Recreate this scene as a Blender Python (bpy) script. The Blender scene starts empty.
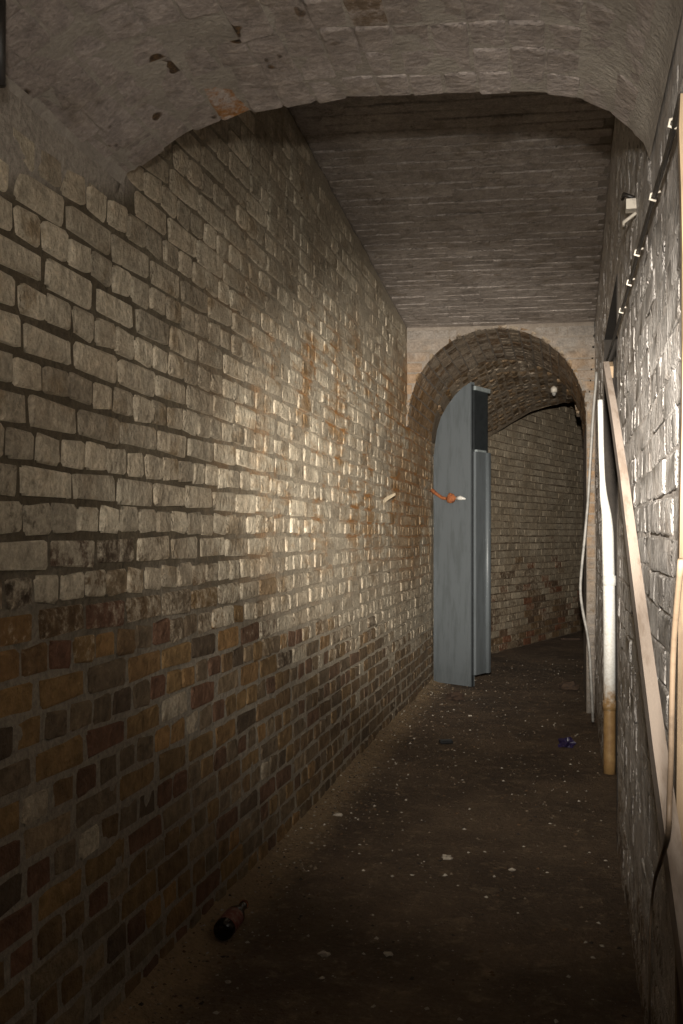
import bpy, math, random
import numpy as np
from mathutils import Matrix, Vector, noise as mnoise

random.seed(7)
rng = np.random.default_rng(7)
scene = bpy.context.scene
col = scene.collection
R = math.radians

# ------------------------------------------------------------------ camera
FPX = 1000.0
CX, HY = 341.5, 536.0                 # centre column and horizon row of the photo
CAM = Vector((0.0, 0.0, 1.2))
TH = math.atan((566.5 - CX) / FPX)    # camera turned left of the corridor's axis
cam_d = bpy.data.cameras.new('camera')
cam = bpy.data.objects.new('camera', cam_d)
col.objects.link(cam)
cam.location = CAM
cam.rotation_euler = (R(90), 0, TH)
cam_d.sensor_fit = 'VERTICAL'
cam_d.sensor_height = 36.0
cam_d.sensor_width = 24.0
cam_d.lens = 36.0 * FPX / 1024.0
cam_d.shift_y = (HY - 512.0) / 1024.0
cam_d.clip_start = 0.02
scene.camera = cam

# ------------------------------------------------------------------ world, lamps, exposure
world = bpy.data.worlds.new('dark')
world.use_nodes = True
world.node_tree.nodes['Background'].inputs[0].default_value = (0, 0, 0, 1)
world.node_tree.nodes['Background'].inputs[1].default_value = 0.0
scene.world = world
scene.view_settings.view_transform = 'Standard'
scene.view_settings.look = 'None'
scene.view_settings.exposure = 0.0
scene.view_settings.gamma = 1.0
scene.view_settings.use_curve_mapping = False

LIGHT = Vector((0.0, -0.07, 1.41))   # hand torch held beside the camera
def spot(name, power, size, aim, rad, colour, blend=1.0):
    d = bpy.data.lights.new(name, 'SPOT')
    d.energy = power
    d.spot_size = R(size)
    d.spot_blend = blend
    d.shadow_soft_size = rad
    d.color = colour
    o = bpy.data.objects.new(name, d)
    col.objects.link(o)
    o.location = LIGHT
    o.rotation_euler = (Vector(aim) - LIGHT).to_track_quat('-Z', 'Y').to_euler()
    return o
spot('torch_beam', 3000, 30, (-0.66, 6.4, 1.46), 0.025, (1.0, 0.93, 0.835))
spot('torch_halo', 500, 50, (-0.36, 6.4, 1.22), 0.025, (1.0, 0.93, 0.835))
spot('torch_spill', 100, 86, (0.22, 3.6, 2.1), 0.025, (1.0, 0.93, 0.835))

# ------------------------------------------------------------------ helpers
RIGHT = Vector((math.cos(TH), math.sin(TH), 0))
FWD = Vector((-math.sin(TH), math.cos(TH), 0))
UP = Vector((0, 0, 1))
def ray(x, y):
    return FWD + RIGHT * ((x - CX) / FPX) + UP * ((HY - y) / FPX)
def on_floor(x, y, z=0.0):
    d = ray(x, y)
    return CAM + d * ((z - CAM.z) / d.z)
def on_x(x, y, X):
    d = ray(x, y)
    return CAM + d * (X / d.x)
def on_skew(x, y, Y0):                 # the plane Y = Y0 + SKEW * (X - XL)
    d = ray(x, y)
    t = (Y0 - SKEW * XL) / (d.y - SKEW * d.x)
    return CAM + d * t
def project(p):
    q = p - CAM
    z = q.dot(FWD)
    if z < 0.05:
        return None
    return (CX + FPX * q.dot(RIGHT) / z, HY - FPX * q.z / z, z)

XL, XR = -1.078, 0.187                  # corridor side walls
SKEW = 0.08                            # arches and ceiling courses run slightly askew
Y_NEAR = 2.32                          # edge of the low vault over the camera (at XL)
Y_ARCH = 6.85                          # face of the far arch (at XL)
def ysk(Y0, X):
    return Y0 + SKEW * (X - XL)

def tag(o, label=None, cat=None, group=None, kind=None):
    if label: o['label'] = label
    if cat: o['category'] = cat
    if group: o['group'] = group
    if kind: o['kind'] = kind
    return o

def new_obj(name, verts, faces, mat=None, parent=None, smooth=False, colors=None):
    me = bpy.data.meshes.new(name)
    me.from_pydata([tuple(v) for v in verts], [], faces)
    if smooth:
        me.polygons.foreach_set('use_smooth', [True] * len(me.polygons))
    if mat: me.materials.append(mat)
    if colors is not None:
        a = me.attributes.new('col', 'FLOAT_COLOR', 'POINT')
        a.data.foreach_set('color', np.asarray(colors, dtype=np.float32).ravel())
    me.update()
    o = bpy.data.objects.new(name, me)
    col.objects.link(o)
    if parent: o.parent = parent
    return o

def empty(name, loc=(0, 0, 0)):
    o = bpy.data.objects.new(name, None)
    o.empty_display_size = 0.05
    col.objects.link(o)
    o.location = loc
    return o

def nz(x, y, z=0.0, s=1.0):
    return mnoise.noise(Vector((x * s, y * s, z * s)))

def grid_mesh(name, fn, nu, nv, mat, parent=None, flip=False, smooth=True):
    verts = [fn(i / nu, j / nv) for j in range(nv + 1) for i in range(nu + 1)]
    faces = []
    w = nu + 1
    for j in range(nv):
        for i in range(nu):
            a = j * w + i
            f = (a, a + 1, a + w + 1, a + w)
            faces.append(f[::-1] if flip else f)
    return new_obj(name, verts, faces, mat, parent, smooth)

def join(parts):
    V, F = [], []
    for v, f in parts:
        b = len(V)
        V += list(v)
        F += [tuple(i + b for i in q) for q in f]
    return V, F

def box(x0, x1, y0, y1, z0, z1):
    v = [(x0, y0, z0), (x1, y0, z0), (x1, y1, z0), (x0, y1, z0),
         (x0, y0, z1), (x1, y0, z1), (x1, y1, z1), (x0, y1, z1)]
    f = [(0, 3, 2, 1), (4, 5, 6, 7), (0, 1, 5, 4), (1, 2, 6, 5), (2, 3, 7, 6), (3, 0, 4, 7)]
    return v, f

def tube(pts, rads, n=8, cap=True):
    pts = [Vector(p) for p in pts]
    if not hasattr(rads, '__len__'): rads = [rads] * len(pts)
    V, F = [], []
    prev = None
    for i, p in enumerate(pts):
        t = (pts[min(i + 1, len(pts) - 1)] - pts[max(i - 1, 0)]).normalized()
        a = prev if prev is not None else (Vector((1, 0, 0)) if abs(t.x) < 0.8 else Vector((0, 1, 0)))
        a = (a - t * a.dot(t)).normalized()
        prev = a
        b = t.cross(a)
        for k in range(n):
            an = 2 * math.pi * k / n
            V.append(p + (a * math.cos(an) + b * math.sin(an)) * rads[i])
    for i in range(len(pts) - 1):
        for k in range(n):
            F.append((i * n + k, i * n + (k + 1) % n, (i + 1) * n + (k + 1) % n, (i + 1) * n + k))
    if cap:
        F.append(tuple(range(n))[::-1])
        F.append(tuple((len(pts) - 1) * n + k for k in range(n)))
    return V, F

def prism_along(pts, wdir, w, tdir, t):
    """rectangular strip swept along pts"""
    wdir, tdir = Vector(wdir), Vector(tdir)
    V, F = [], []
    for p in pts:
        p = Vector(p)
        for a, b in ((-1, -1), (1, -1), (1, 1), (-1, 1)):
            V.append(p + wdir * (a * w / 2) + tdir * (b * t / 2))
    for i in range(len(pts) - 1):
        for k in range(4):
            F.append((i * 4 + k, i * 4 + (k + 1) % 4, (i + 1) * 4 + (k + 1) % 4, (i + 1) * 4 + k))
    F.append((3, 2, 1, 0))
    n = 4 * (len(pts) - 1)
    F.append((n, n + 1, n + 2, n + 3))
    return V, F

def smoothpath(pts, n=6):
    pts = [Vector(p) for p in pts]
    out = []
    for i in range(len(pts) - 1):
        p0, p1, p2, p3 = pts[max(i - 1, 0)], pts[i], pts[i + 1], pts[min(i + 2, len(pts) - 1)]
        for k in range(n):
            t = k / n
            out.append(0.5 * ((2 * p1) + (p2 - p0) * t + (2 * p0 - 5 * p1 + 4 * p2 - p3) * t * t
                              + (3 * p1 - p0 - 3 * p2 + p3) * t ** 3))
    out.append(pts[-1])
    return out

# ------------------------------------------------------------------ materials
class NT:
    def __init__(self, name):
        self.m = bpy.data.materials.new(name)
        self.m.use_nodes = True
        self.t = self.m.node_tree
        self.b = self.t.nodes['Principled BSDF']
        self.pos = self.n('ShaderNodeNewGeometry').outputs['Position']
    def n(self, kind, **kw):
        x = self.t.nodes.new(kind)
        for k, v in kw.items(): setattr(x, k, v)
        return x
    def l(self, a, b): self.t.links.new(a, b)
    def put(self, sock, v):
        if isinstance(v, bpy.types.NodeSocket): self.l(v, sock)
        elif v is not None: sock.default_value = v
    def noise(self, scale, detail=4, rough=0.6, vec=None, stretch=None):
        v = vec or self.pos
        if stretch:
            mp = self.n('ShaderNodeMapping')
            self.l(v, mp.inputs['Vector'])
            mp.inputs['Scale'].default_value = stretch
            v = mp.outputs[0]
        x = self.n('ShaderNodeTexNoise')
        self.l(v, x.inputs['Vector'])
        x.inputs['Scale'].default_value = scale
        x.inputs['Detail'].default_value = detail
        x.inputs['Roughness'].default_value = rough
        return x.outputs['Fac']
    def math(self, op, a, b=None, clamp=False):
        x = self.n('ShaderNodeMath', operation=op, use_clamp=clamp)
        self.put(x.inputs[0], a)
        if b is not None: self.put(x.inputs[1], b)
        return x.outputs[0]
    def ramp(self, v, a, b, lo=0.0, hi=1.0, smooth=True):
        x = self.n('ShaderNodeMapRange')
        x.interpolation_type = 'SMOOTHSTEP' if smooth else 'LINEAR'
        self.put(x.inputs[0], v)
        for i, q in enumerate((a, b, lo, hi)): x.inputs[i + 1].default_value = q
        return x.outputs[0]
    def mix(self, f, a, b, mode='MIX'):
        x = self.n('ShaderNodeMix', data_type='RGBA', blend_type=mode)
        self.put(x.inputs[0], f)
        self.put(x.inputs[6], a if isinstance(a, bpy.types.NodeSocket) else (*a, 1))
        self.put(x.inputs[7], b if isinstance(b, bpy.types.NodeSocket) else (*b, 1))
        return x.outputs[2]
    def scale(self, c, f):
        x = self.n('ShaderNodeVectorMath', operation='SCALE')
        self.l(c, x.inputs[0])
        self.put(x.inputs['Scale'], f)
        return x.outputs[0]
    def sep(self):
        x = self.n('ShaderNodeSeparateXYZ')
        self.l(self.pos, x.inputs[0])
        return x.outputs
    def bump(self, h, strength=0.5, dist=0.01, prev=None):
        x = self.n('ShaderNodeBump')
        x.inputs['Strength'].default_value = strength
        x.inputs['Distance'].default_value = dist
        self.l(h, x.inputs['Height'])
        if prev: self.l(prev, x.inputs['Normal'])
        return x.outputs[0]
    def done(self, c, rough=0.8, normal=None, metal=0.0, spec=0.5):
        self.put(self.b.inputs['Base Color'], c if isinstance(c, bpy.types.NodeSocket) else (*c, 1))
        self.put(self.b.inputs['Roughness'], rough)
        self.b.inputs['Metallic'].default_value = metal
        self.b.inputs['Specular IOR Level'].default_value = spec
        if normal: self.l(normal, self.b.inputs['Normal'])
        return self.m

def rust_mask(t):
    """iron staining that has run down the plaster by the far arch, streaked along the courses"""
    s = t.sep()
    a = t.ramp(s['Y'], 2.5, 4.4)
    b = t.math('MULTIPLY', t.ramp(s['Z'], 0.75, 1.35), t.ramp(s['Z'], 2.5, 2.0))
    near = t.math('MULTIPLY', a, b)
    n1 = t.noise(2.1, 3, 0.55)
    n2 = t.noise(13.0, 4, 0.65, stretch=(1, 0.35, 1.6))
    m = t.math('ADD', t.math('MULTIPLY', n1, 0.55), t.math('MULTIPLY', n2, 0.6))
    m = t.ramp(m, 0.54, 0.69)
    jamb = t.math('MULTIPLY', t.ramp(s['Y'], 6.0, 6.8), t.math('MULTIPLY', t.ramp(s['Z'], 0.6, 1.2), t.ramp(s['Z'], 2.65, 2.2)))
    m2 = t.math('MULTIPLY', jamb, t.ramp(t.noise(4.0, 3, 0.6), 0.33, 0.55))
    return t.math('MULTIPLY', t.math('MAXIMUM', t.math('MULTIPLY', m, near), t.math('MULTIPLY', m2, 0.85)), t.ramp(s['Y'], 8.4, 8.0))

def brick_material(name, src, paint, paint2, rough=0.75, rust=False, gloss_paint=None, bump=0.6, soft=0.18, grime=None, chips=False):
    t = NT(name)
    if src == 'object':
        oi = t.n('ShaderNodeObjectInfo')
        c, al = oi.outputs['Color'], oi.outputs['Alpha']
    else:
        at = t.n('ShaderNodeAttribute', attribute_name='col')
        c, al = at.outputs['Color'], at.outputs['Alpha']
    fine = t.noise(95, 4, 0.7)
    med = t.noise(24, 5, 0.65)
    big = t.noise(3.0, 4, 0.6)
    base = t.scale(c, t.ramp(med, 0.25, 0.75, 0.55, 1.5, False))
    pc = t.mix(t.ramp(big, 0.38, 0.62), paint, paint2)
    if grime:
        g1 = t.noise(5.5, 5, 0.7)
        pc = t.mix(t.math('MULTIPLY', t.ramp(g1, 0.52, 0.68), 0.75), pc, grime)
    lum = t.n('ShaderNodeRGBToBW'); t.l(c, lum.inputs[0])
    pc = t.scale(pc, t.ramp(lum.outputs[0], 0.04, 0.26, 0.7, 1.22, False))
    pc = t.scale(pc, t.math('MULTIPLY', t.ramp(fine, 0.25, 0.8, 0.62, 1.28, False), t.ramp(med, 0.25, 0.75, 0.58, 1.34, False)))
    m = t.math('ADD', al, t.math('MULTIPLY', t.math('SUBTRACT', t.math('ADD', t.math('MULTIPLY', med, 0.65), t.math('MULTIPLY', fine, 0.35)), 0.5), 1.7))
    m = t.ramp(m, 0.5 - soft, 0.5 + soft)
    out = t.mix(m, base, pc)
    if chips:
        xs_ = t.sep()
        cm = t.math('MULTIPLY', t.ramp(t.noise(10, 2, 0.5, stretch=(1, 0.8, 1)), 0.655, 0.68), t.ramp(xs_['X'], -0.35, -0.6))
        out = t.mix(cm, out, t.mix(t.ramp(fine, 0.4, 0.6), (0.035, 0.022, 0.014), (0.13, 0.075, 0.035)))
    if rust:
        rm = rust_mask(t)
        out = t.mix(t.math('MULTIPLY', rm, 0.7), out, t.mix(med, (0.10, 0.042, 0.010), (0.40, 0.215, 0.06)))
    hgt = t.math('ADD', t.math('ADD', t.math('MULTIPLY', med, 1.0), t.math('MULTIPLY', fine, 0.35)), t.math('MULTIPLY', t.noise(45, 3, 0.6), 0.6))
    nb = t.bump(hgt, bump, 0.012)
    r = t.math('SUBTRACT', rough, t.math('MULTIPLY', m, rough - gloss_paint)) if gloss_paint else rough
    return t.done(out, r, nb, 0.0, 0.5 if gloss_paint else 0.2)

def mortar_left():
    t = NT('mortar_old')
    s = t.sep()
    n = t.noise(5, 5, 0.65)
    f = t.noise(70, 4, 0.7)
    # repointed in grey cement low down, old dark lime mortar above
    k = t.ramp(t.math('ADD', t.math('ADD', s['Z'], t.math('MULTIPLY', s['Y'], 0.08)), t.math('MULTIPLY', n, 0.9)), 1.45, 1.85)
    c = t.mix(k, (0.25, 0.215, 0.165), (0.085, 0.065, 0.038))
    # whitewash smeared over the joints higher up the far half
    w = t.math('MULTIPLY', t.ramp(t.math('ADD', t.math('ADD', t.math('MULTIPLY', s['Y'], 0.45), t.math('MULTIPLY', s['Z'], 0.3)), t.math('MULTIPLY', n, 1.3)), 2.05, 3.2), 0.75)
    c = t.mix(w, c, (0.40, 0.34, 0.25))
    c = t.mix(t.math('MULTIPLY', t.ramp(t.math('SUBTRACT', s['Z'], t.math('MULTIPLY', s['Y'], 0.3)), 1.32, 1.40), t.ramp(s['Y'], 2.5, 2.3)), c, (0.34, 0.30, 0.25))
    c = t.scale(c, t.ramp(f, 0.2, 0.8, 0.5, 1.5, False))
    c = t.mix(rust_mask(t), c, t.mix(f, (0.12, 0.045, 0.008), (0.45, 0.20, 0.035)))
    return t.done(c, 0.85, t.bump(t.math('ADD', f, n), 0.6, 0.012))

def plaster(name, a, b, rough=0.6, sc=6, dirt=None, bump=0.5):
    t = NT(name)
    n = t.noise(sc, 5, 0.65)
    f = t.noise(80, 4, 0.7)
    c = t.mix(t.ramp(n, 0.35, 0.65), a, b)
    c = t.scale(c, t.ramp(f, 0.2, 0.8, 0.7, 1.25, False))
    return t.done(c, rough, t.bump(t.math('ADD', f, t.math('MULTIPLY', n, 2.0)), bump, 0.01))

def floor_material():
    t = NT('dirt_floor')
    s = t.sep()
    n1 = t.noise(1.6, 5, 0.65)
    n2 = t.noise(11, 5, 0.7)
    f = t.noise(60, 4, 0.75)
    c = t.mix(t.ramp(n1, 0.35, 0.65), (0.092, 0.058, 0.032), (0.18, 0.120, 0.070))
    c = t.mix(t.ramp(n2, 0.5, 0.72), c, (0.25, 0.175, 0.105))
    c = t.mix(t.ramp(f, 0.62, 0.75), c, (0.40, 0.31, 0.21))
    # sandy crumbs fallen from the wall gather along its foot
    edge = t.math('ADD', s['X'], t.math('MULTIPLY', n2, 0.25))
    c = t.mix(t.math('MULTIPLY', t.ramp(edge, -0.76, -0.92), 0.8), c, (0.42, 0.29, 0.155))
    c = t.scale(c, t.ramp(f, 0.2, 0.8, 0.6, 1.4, False))
    return t.done(c, 0.8, t.bump(t.math('ADD', t.math('MULTIPLY', n2, 1.0), t.math('MULTIPLY', f, 0.7)), 1.0, 0.045))

def simple(name, c, rough=0.6, var=0.25, sc=40, metal=0.0, c2=None, bump=0.2, stretch=None, thr=(0.45, 0.65)):
    t = NT(name)
    n = t.noise(sc, 4, 0.65, stretch=stretch)
    base = t.mix(t.ramp(n, *thr), c, c2 if c2 else tuple(q * (1 - var) for q in c))
    return t.done(base, rough, t.bump(n, bump, 0.004), metal)

M = {}
M['left_o'] = brick_material('left_brick', 'object', (0.56, 0.485, 0.365), (0.44, 0.365, 0.265), 0.8, True, None, 0.9, 0.18, (0.25, 0.175, 0.095))
M['left_a'] = brick_material('left_brick_far', 'attr', (0.56, 0.485, 0.365), (0.44, 0.365, 0.265), 0.8, True, None, 0.9, 0.18, (0.24, 0.18, 0.11))
M['paint_o'] = brick_material('whitewashed_brick', 'object', (0.66, 0.625, 0.585), (0.57, 0.53, 0.49), 0.75, False, 0.42, 0.9, 0.18, (0.40, 0.345, 0.295))
M['paint_a'] = brick_material('whitewashed_brick_far', 'attr', (0.66, 0.625, 0.585), (0.57, 0.53, 0.49), 0.75, False, 0.42, 0.9, 0.18, (0.40, 0.345, 0.295))
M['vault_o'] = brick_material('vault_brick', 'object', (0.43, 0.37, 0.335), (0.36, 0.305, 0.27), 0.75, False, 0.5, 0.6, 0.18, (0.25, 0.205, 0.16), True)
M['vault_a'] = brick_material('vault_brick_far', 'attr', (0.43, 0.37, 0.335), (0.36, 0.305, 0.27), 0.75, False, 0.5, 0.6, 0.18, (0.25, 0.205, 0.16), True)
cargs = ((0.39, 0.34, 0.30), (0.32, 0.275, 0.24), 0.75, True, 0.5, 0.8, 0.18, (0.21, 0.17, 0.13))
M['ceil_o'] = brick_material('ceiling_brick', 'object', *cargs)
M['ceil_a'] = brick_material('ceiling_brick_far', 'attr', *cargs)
M['mortar_left'] = mortar_left()
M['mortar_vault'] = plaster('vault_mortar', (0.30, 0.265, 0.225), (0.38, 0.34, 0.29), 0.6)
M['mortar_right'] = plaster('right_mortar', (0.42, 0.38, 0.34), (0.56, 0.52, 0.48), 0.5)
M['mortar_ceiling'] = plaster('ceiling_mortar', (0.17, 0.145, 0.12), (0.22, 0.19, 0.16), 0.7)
M['mortar_arch'] = plaster('arch_mortar', (0.17, 0.14, 0.11), (0.22, 0.185, 0.15), 0.8)
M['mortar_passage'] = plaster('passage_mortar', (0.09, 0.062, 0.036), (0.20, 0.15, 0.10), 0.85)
M['floor'] = floor_material()
M['steel'] = simple('blue_grey_paint', (0.110, 0.123, 0.130), 0.42, 0.2, 7, c2=(0.090, 0.101, 0.105), bump=0.06, stretch=(3, 3, 0.5))
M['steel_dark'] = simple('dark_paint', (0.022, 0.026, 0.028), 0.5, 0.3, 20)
M['steel_pale'] = simple('pale_steel_edge', (0.25, 0.28, 0.28), 0.4, 0.3, 25)
M['rust'] = simple('rust', (0.30, 0.10, 0.03), 0.85, 0.5, 60, c2=(0.12, 0.03, 0.015), bump=0.8)
M['bright_metal'] = simple('worn_bright_metal', (0.62, 0.6, 0.55), 0.35, 0.3, 60)
M['wood'] = simple('grey_tan_lath', (0.27, 0.22, 0.18), 0.7, 0.3, 9, c2=(0.20, 0.155, 0.12), stretch=(6, 1, 1), bump=0.3)
M['wood_tan'] = simple('tan_lath', (0.185, 0.128, 0.072), 0.7, 0.3, 14, c2=(0.12, 0.078, 0.044), stretch=(4, 4, 0.6), bump=0.4)
M['cable_dark'] = simple('black_cable', (0.022, 0.018, 0.014), 0.5, 0.3)
M['cable_brown'] = simple('brown_cable', (0.21, 0.15, 0.10), 0.55, 0.3)
M['cable_grey'] = simple('grey_conduit', (0.28, 0.265, 0.24), 0.5, 0.35, 20)
M['clip'] = simple('white_clip', (0.55, 0.50, 0.42), 0.5, 0.3)
def pipe_mat():
    t = NT('peeling_white_pipe')
    s = t.sep()
    n = t.noise(22, 4, 0.65)
    f = t.noise(90, 3, 0.6)
    c = t.mix(t.ramp(f, 0.3, 0.7), (0.80, 0.79, 0.75), (0.66, 0.64, 0.58))
    k = t.ramp(t.math('ADD', s['Z'], t.math('MULTIPLY', n, 0.3)), 0.62, 0.48)
    c = t.mix(k, c, t.mix(n, (0.20, 0.09, 0.03), (0.55, 0.36, 0.15)))
    return t.done(c, 0.55, t.bump(n, 0.3, 0.006))
M['pipe'] = pipe_mat()
M['black_plastic'] = simple('black_plastic', (0.012, 0.012, 0.013), 0.35, 0.3)
M['purple'] = simple('purple_foil', (0.022, 0.014, 0.06), 0.35, 0.4, 70, c2=(0.05, 0.038, 0.10))
M['rubble'] = simple('rubble_brown', (0.055, 0.032, 0.018), 0.9, 0.4, 40, c2=(0.03, 0.018, 0.012), bump=0.8)
M['bottle'] = simple('dark_brown_glass', (0.012, 0.006, 0.004), 0.12, 0.3)
M['bottle_label'] = simple('faded_red_label', (0.15, 0.035, 0.025), 0.7, 0.3, 50, c2=(0.22, 0.15, 0.11))
M['flake'] = simple('pale_paint_flake', (0.45, 0.39, 0.31), 0.7, 0.3, 50)

# ------------------------------------------------------------------ bricks
def brick_geo(L, H, seed, relief=0.006, jit=0.004, depth=0.03):
    """worn brick: local X along, Z up, -Y towards the room; face at y=0"""
    r = random.Random(seed)
    eb = min(0.5 * relief + 0.0045, 0.012)
    us = [-0.5, -0.5 + eb / L, 0.5 - eb / L, 0.5]
    vs = [-0.5, -0.5 + eb / H, 0.5 - eb / H, 0.5]
    V = []
    for j, v in enumerate(vs):
        for i, u in enumerate(us):
            eu, ev = i in (0, 3), j in (0, 3)
            x, z = u * L, v * H
            y = r.uniform(-0.0012, 0.0012)
            if eu or ev: y = relief * r.uniform(0.5, 1.25)
            if eu and ev:
                y = relief * r.uniform(1.2, 1.9)
                x -= math.copysign(jit * r.uniform(0.5, 1.6), u)
                z -= math.copysign(jit * r.uniform(0.4, 1.3), v)
            else:
                if eu: x += r.uniform(-jit, jit * 0.6) * (1 if u > 0 else -1)
                if ev: z += r.uniform(-jit, jit * 0.6) * (1 if v > 0 else -1)
                if not eu: x += r.uniform(-1, 1) * 0.0025
                if not ev: z += r.uniform(-1, 1) * 0.0025
            V.append((x, y, z))
    F = []
    for j in range(3):
        for i in range(3):
            a = j * 4 + i
            F.append((a, a + 1, a + 5, a + 4))
    ring = [0, 1, 2, 3, 7, 11, 15, 14, 13, 12, 8, 4]
    b = len(V)
    for k in ring:
        x, y, z = V[k]
        V.append((x, depth, z))
    for k in range(12):
        k2 = (k + 1) % 12
        F.append((ring[k2], ring[k], b + k, b + k2))
    return V, F

def brick_normals(V, seed):
    """flat face, softly rounded arris: 4 x 4 face grid first, then the back ring"""
    r = random.Random(seed)
    N = []
    for j in range(4):
        for i in range(4):
            n = Vector((r.uniform(-.07, .07), -1, r.uniform(-.07, .07)))
            k = r.uniform(0.15, 0.75)
            if i in (0, 3): n.x += -k if i == 0 else k
            if j in (0, 3): n.z += -k if j == 0 else k
            N.append(tuple(n.normalized()))
    for x, y, z in V[16:]:
        n = Vector((x, 0, z)); N.append(tuple(n.normalized()))
    return np.array(N)

NVAR = 12
class BrickSet:
    """shared variants of header and stretcher faces, for one material and one wear"""
    def __init__(self, mat_o, mat_a, hl=0.104, sl=0.216, h=0.066, relief=0.006, jit=0.004):
        self.mat_o, self.mat_a = mat_o, mat_a
        self.size = {'h': (hl, h), 's': (sl, h)}
        self.geo, self.mesh, self.nrm = {}, {}, {}
        for k in 'hs':
            for i in range(NVAR):
                L, H = self.size[k]
                g = brick_geo(L, H, hash((k == 'h', i)) + 31 * i, relief, jit)
                self.nrm[k, i] = brick_normals(g[0], i * 7 + (k == 'h'))
                self.geo[k, i] = (np.array(g[0], dtype=np.float64), np.array(g[1], dtype=np.int32))
    def get(self, k, i):
        if (k, i) not in self.mesh:
            V, F = self.geo[k, i]
            me = bpy.data.meshes.new('brick')
            me.from_pydata(V.tolist(), [], F.tolist())
            me.polygons.foreach_set('use_smooth', [True] * len(me.polygons))
            me.normals_split_custom_set_from_vertices(self.nrm[k, i].tolist())
            me.materials.append(self.mat_o)
            self.mesh[k, i] = me
        return self.mesh[k, i]

def frame(o, u, v, su=1.0, sv=1.0):
    u, v = Vector(u).normalized(), Vector(v).normalized()
    n = u.cross(v)                      # towards the room
    y = -n
    return Matrix(((u.x * su, y.x, v.x * sv, o.x), (u.y * su, y.y, v.y * sv, o.y),
                   (u.z * su, y.z, v.z * sv, o.z), (0, 0, 0, 1)))

def shown(mat, L, H):
    p = mat.translation
    q = project(p)
    if not q or not (-25 < q[0] < 708 and -25 < q[1] < 1049): return 0.0
    n = -Vector((mat[0][1], mat[1][1], mat[2][1]))
    d = (CAM - p)
    return L * H * max(n.dot(d.normalized()), 0.02) / d.length_squared

def emit(recs, bs, parent, limit=300, piece='brick', rest='small_bricks'):
    """recs: (matrix, kind, variant, rgba)"""
    sc = sorted(((shown(m, *bs.size[k]), i) for i, (m, k, v, c) in enumerate(recs)), reverse=True)
    single = {i for s, i in sc[:limit] if s > 0}
    VV, FF, CC, NN = [], [], [], []
    base = 0
    for i, (m, k, v, c) in enumerate(recs):
        if i in single:
            o = bpy.data.objects.new(piece, bs.get(k, v))
            col.objects.link(o)
            o.parent = parent
            o.matrix_world = m
            o.color = c
        else:
            V, F = bs.geo[k, v]
            A = np.array(m)
            VV.append(V @ A[:3, :3].T + A[:3, 3])
            FF.append(F + base)
            Q = bs.nrm[k, v] @ np.linalg.inv(A[:3, :3])
            NN.append(Q / np.linalg.norm(Q, axis=1, keepdims=True))
            CC.append(np.tile(np.array(c, dtype=np.float32), (len(V), 1)))
            base += len(V)
    if VV:
        V, F, C = np.vstack(VV), np.vstack(FF), np.vstack(CC)
        me = bpy.data.meshes.new(rest)
        me.vertices.add(len(V)); me.vertices.foreach_set('co', V.astype(np.float32).ravel())
        me.loops.add(F.size); me.loops.foreach_set('vertex_index', F.ravel())
        me.polygons.add(len(F))
        me.polygons.foreach_set('loop_start', np.arange(0, F.size, 4, dtype=np.int32))
        me.polygons.foreach_set('use_smooth', np.ones(len(F), dtype=bool))
        me.update(calc_edges=True)
        me.normals_split_custom_set_from_vertices(np.vstack(NN).tolist())
        a = me.attributes.new('col', 'FLOAT_COLOR', 'POINT')
        a.data.foreach_set('color', C.ravel())
        me.materials.append(bs.mat_a)
        o = bpy.data.objects.new(rest, me)
        col.objects.link(o)
        o.parent = parent
        o['kind'] = 'stuff'

BARE = [((0.165, 0.090, 0.034), 5), ((0.26, 0.150, 0.050), 5), ((0.125, 0.045, 0.026), 3),
        ((0.045, 0.030, 0.022), 2), ((0.270, 0.195, 0.115), 4), ((0.170, 0.125, 0.080), 5), ((0.33, 0.175, 0.055), 2)]
def bare(r):
    c = r.choices([b[0] for b in BARE], [b[1] for b in BARE])[0]
    k = r.uniform(0.7, 1.25)
    return tuple(q * k for q in c)

def flat_bricks(O, u, v, ulen, vlen, keep, colour, r, bond='english', course=0.075, unit=0.225, wob=0.0015, rows0=0, off=None, nj=0.003, gap=(0.95, 1.01)):
    """bricks over the flat rectangle O + a*u + b*v; keep(a, b, half) filters, colour(a, b) paints"""
    O, u, v = Vector(O), Vector(u), Vector(v)
    n = u.normalized().cross(v.normalized())
    recs = []
    for j in range(int(vlen / course)):
        b = (j + 0.5) * course
        kind = 's' if bond == 'stretcher' or (j + rows0) % 2 else 'h'
        step = unit if kind == 's' else unit / 2
        a = -r.uniform(0, step) if bond != 'stretcher' else -(j % 2) * unit / 2 - r.uniform(0, 0.03)
        while a < ulen:
            st = step * r.uniform(0.96, 1.04)
            ca = a + st / 2
            if keep(ca, b, st / 2):
                droop = 0.012 * nz(ca, j * 0.3, 3.1, 0.9)
                p = O + u * ca + v * (b + r.uniform(-wob, wob) + droop) + n * (r.uniform(-nj, nj) + (off(ca, b) if off else 0))
                su = (st - 0.009) / (unit - 0.009 if kind == 's' else unit / 2 - 0.009)
                m = frame(p, u, v, su * r.uniform(*gap), r.uniform(0.93, 1.04))
                if r.random() < 0.5:       # mirrored variants would turn inside out, so spin instead
                    m = m @ Matrix.Rotation(math.pi, 4, 'Y')
                m = m @ Matrix.Rotation(r.uniform(-0.012, 0.012), 4, 'Y') @ Matrix.Rotation(r.uniform(-0.02, 0.02), 4, 'Z') @ Matrix.Rotation(r.uniform(-0.03, 0.03), 4, 'X')
                recs.append((m, kind, r.randrange(NVAR), colour(ca, b)))
            a += st
    return recs

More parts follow.
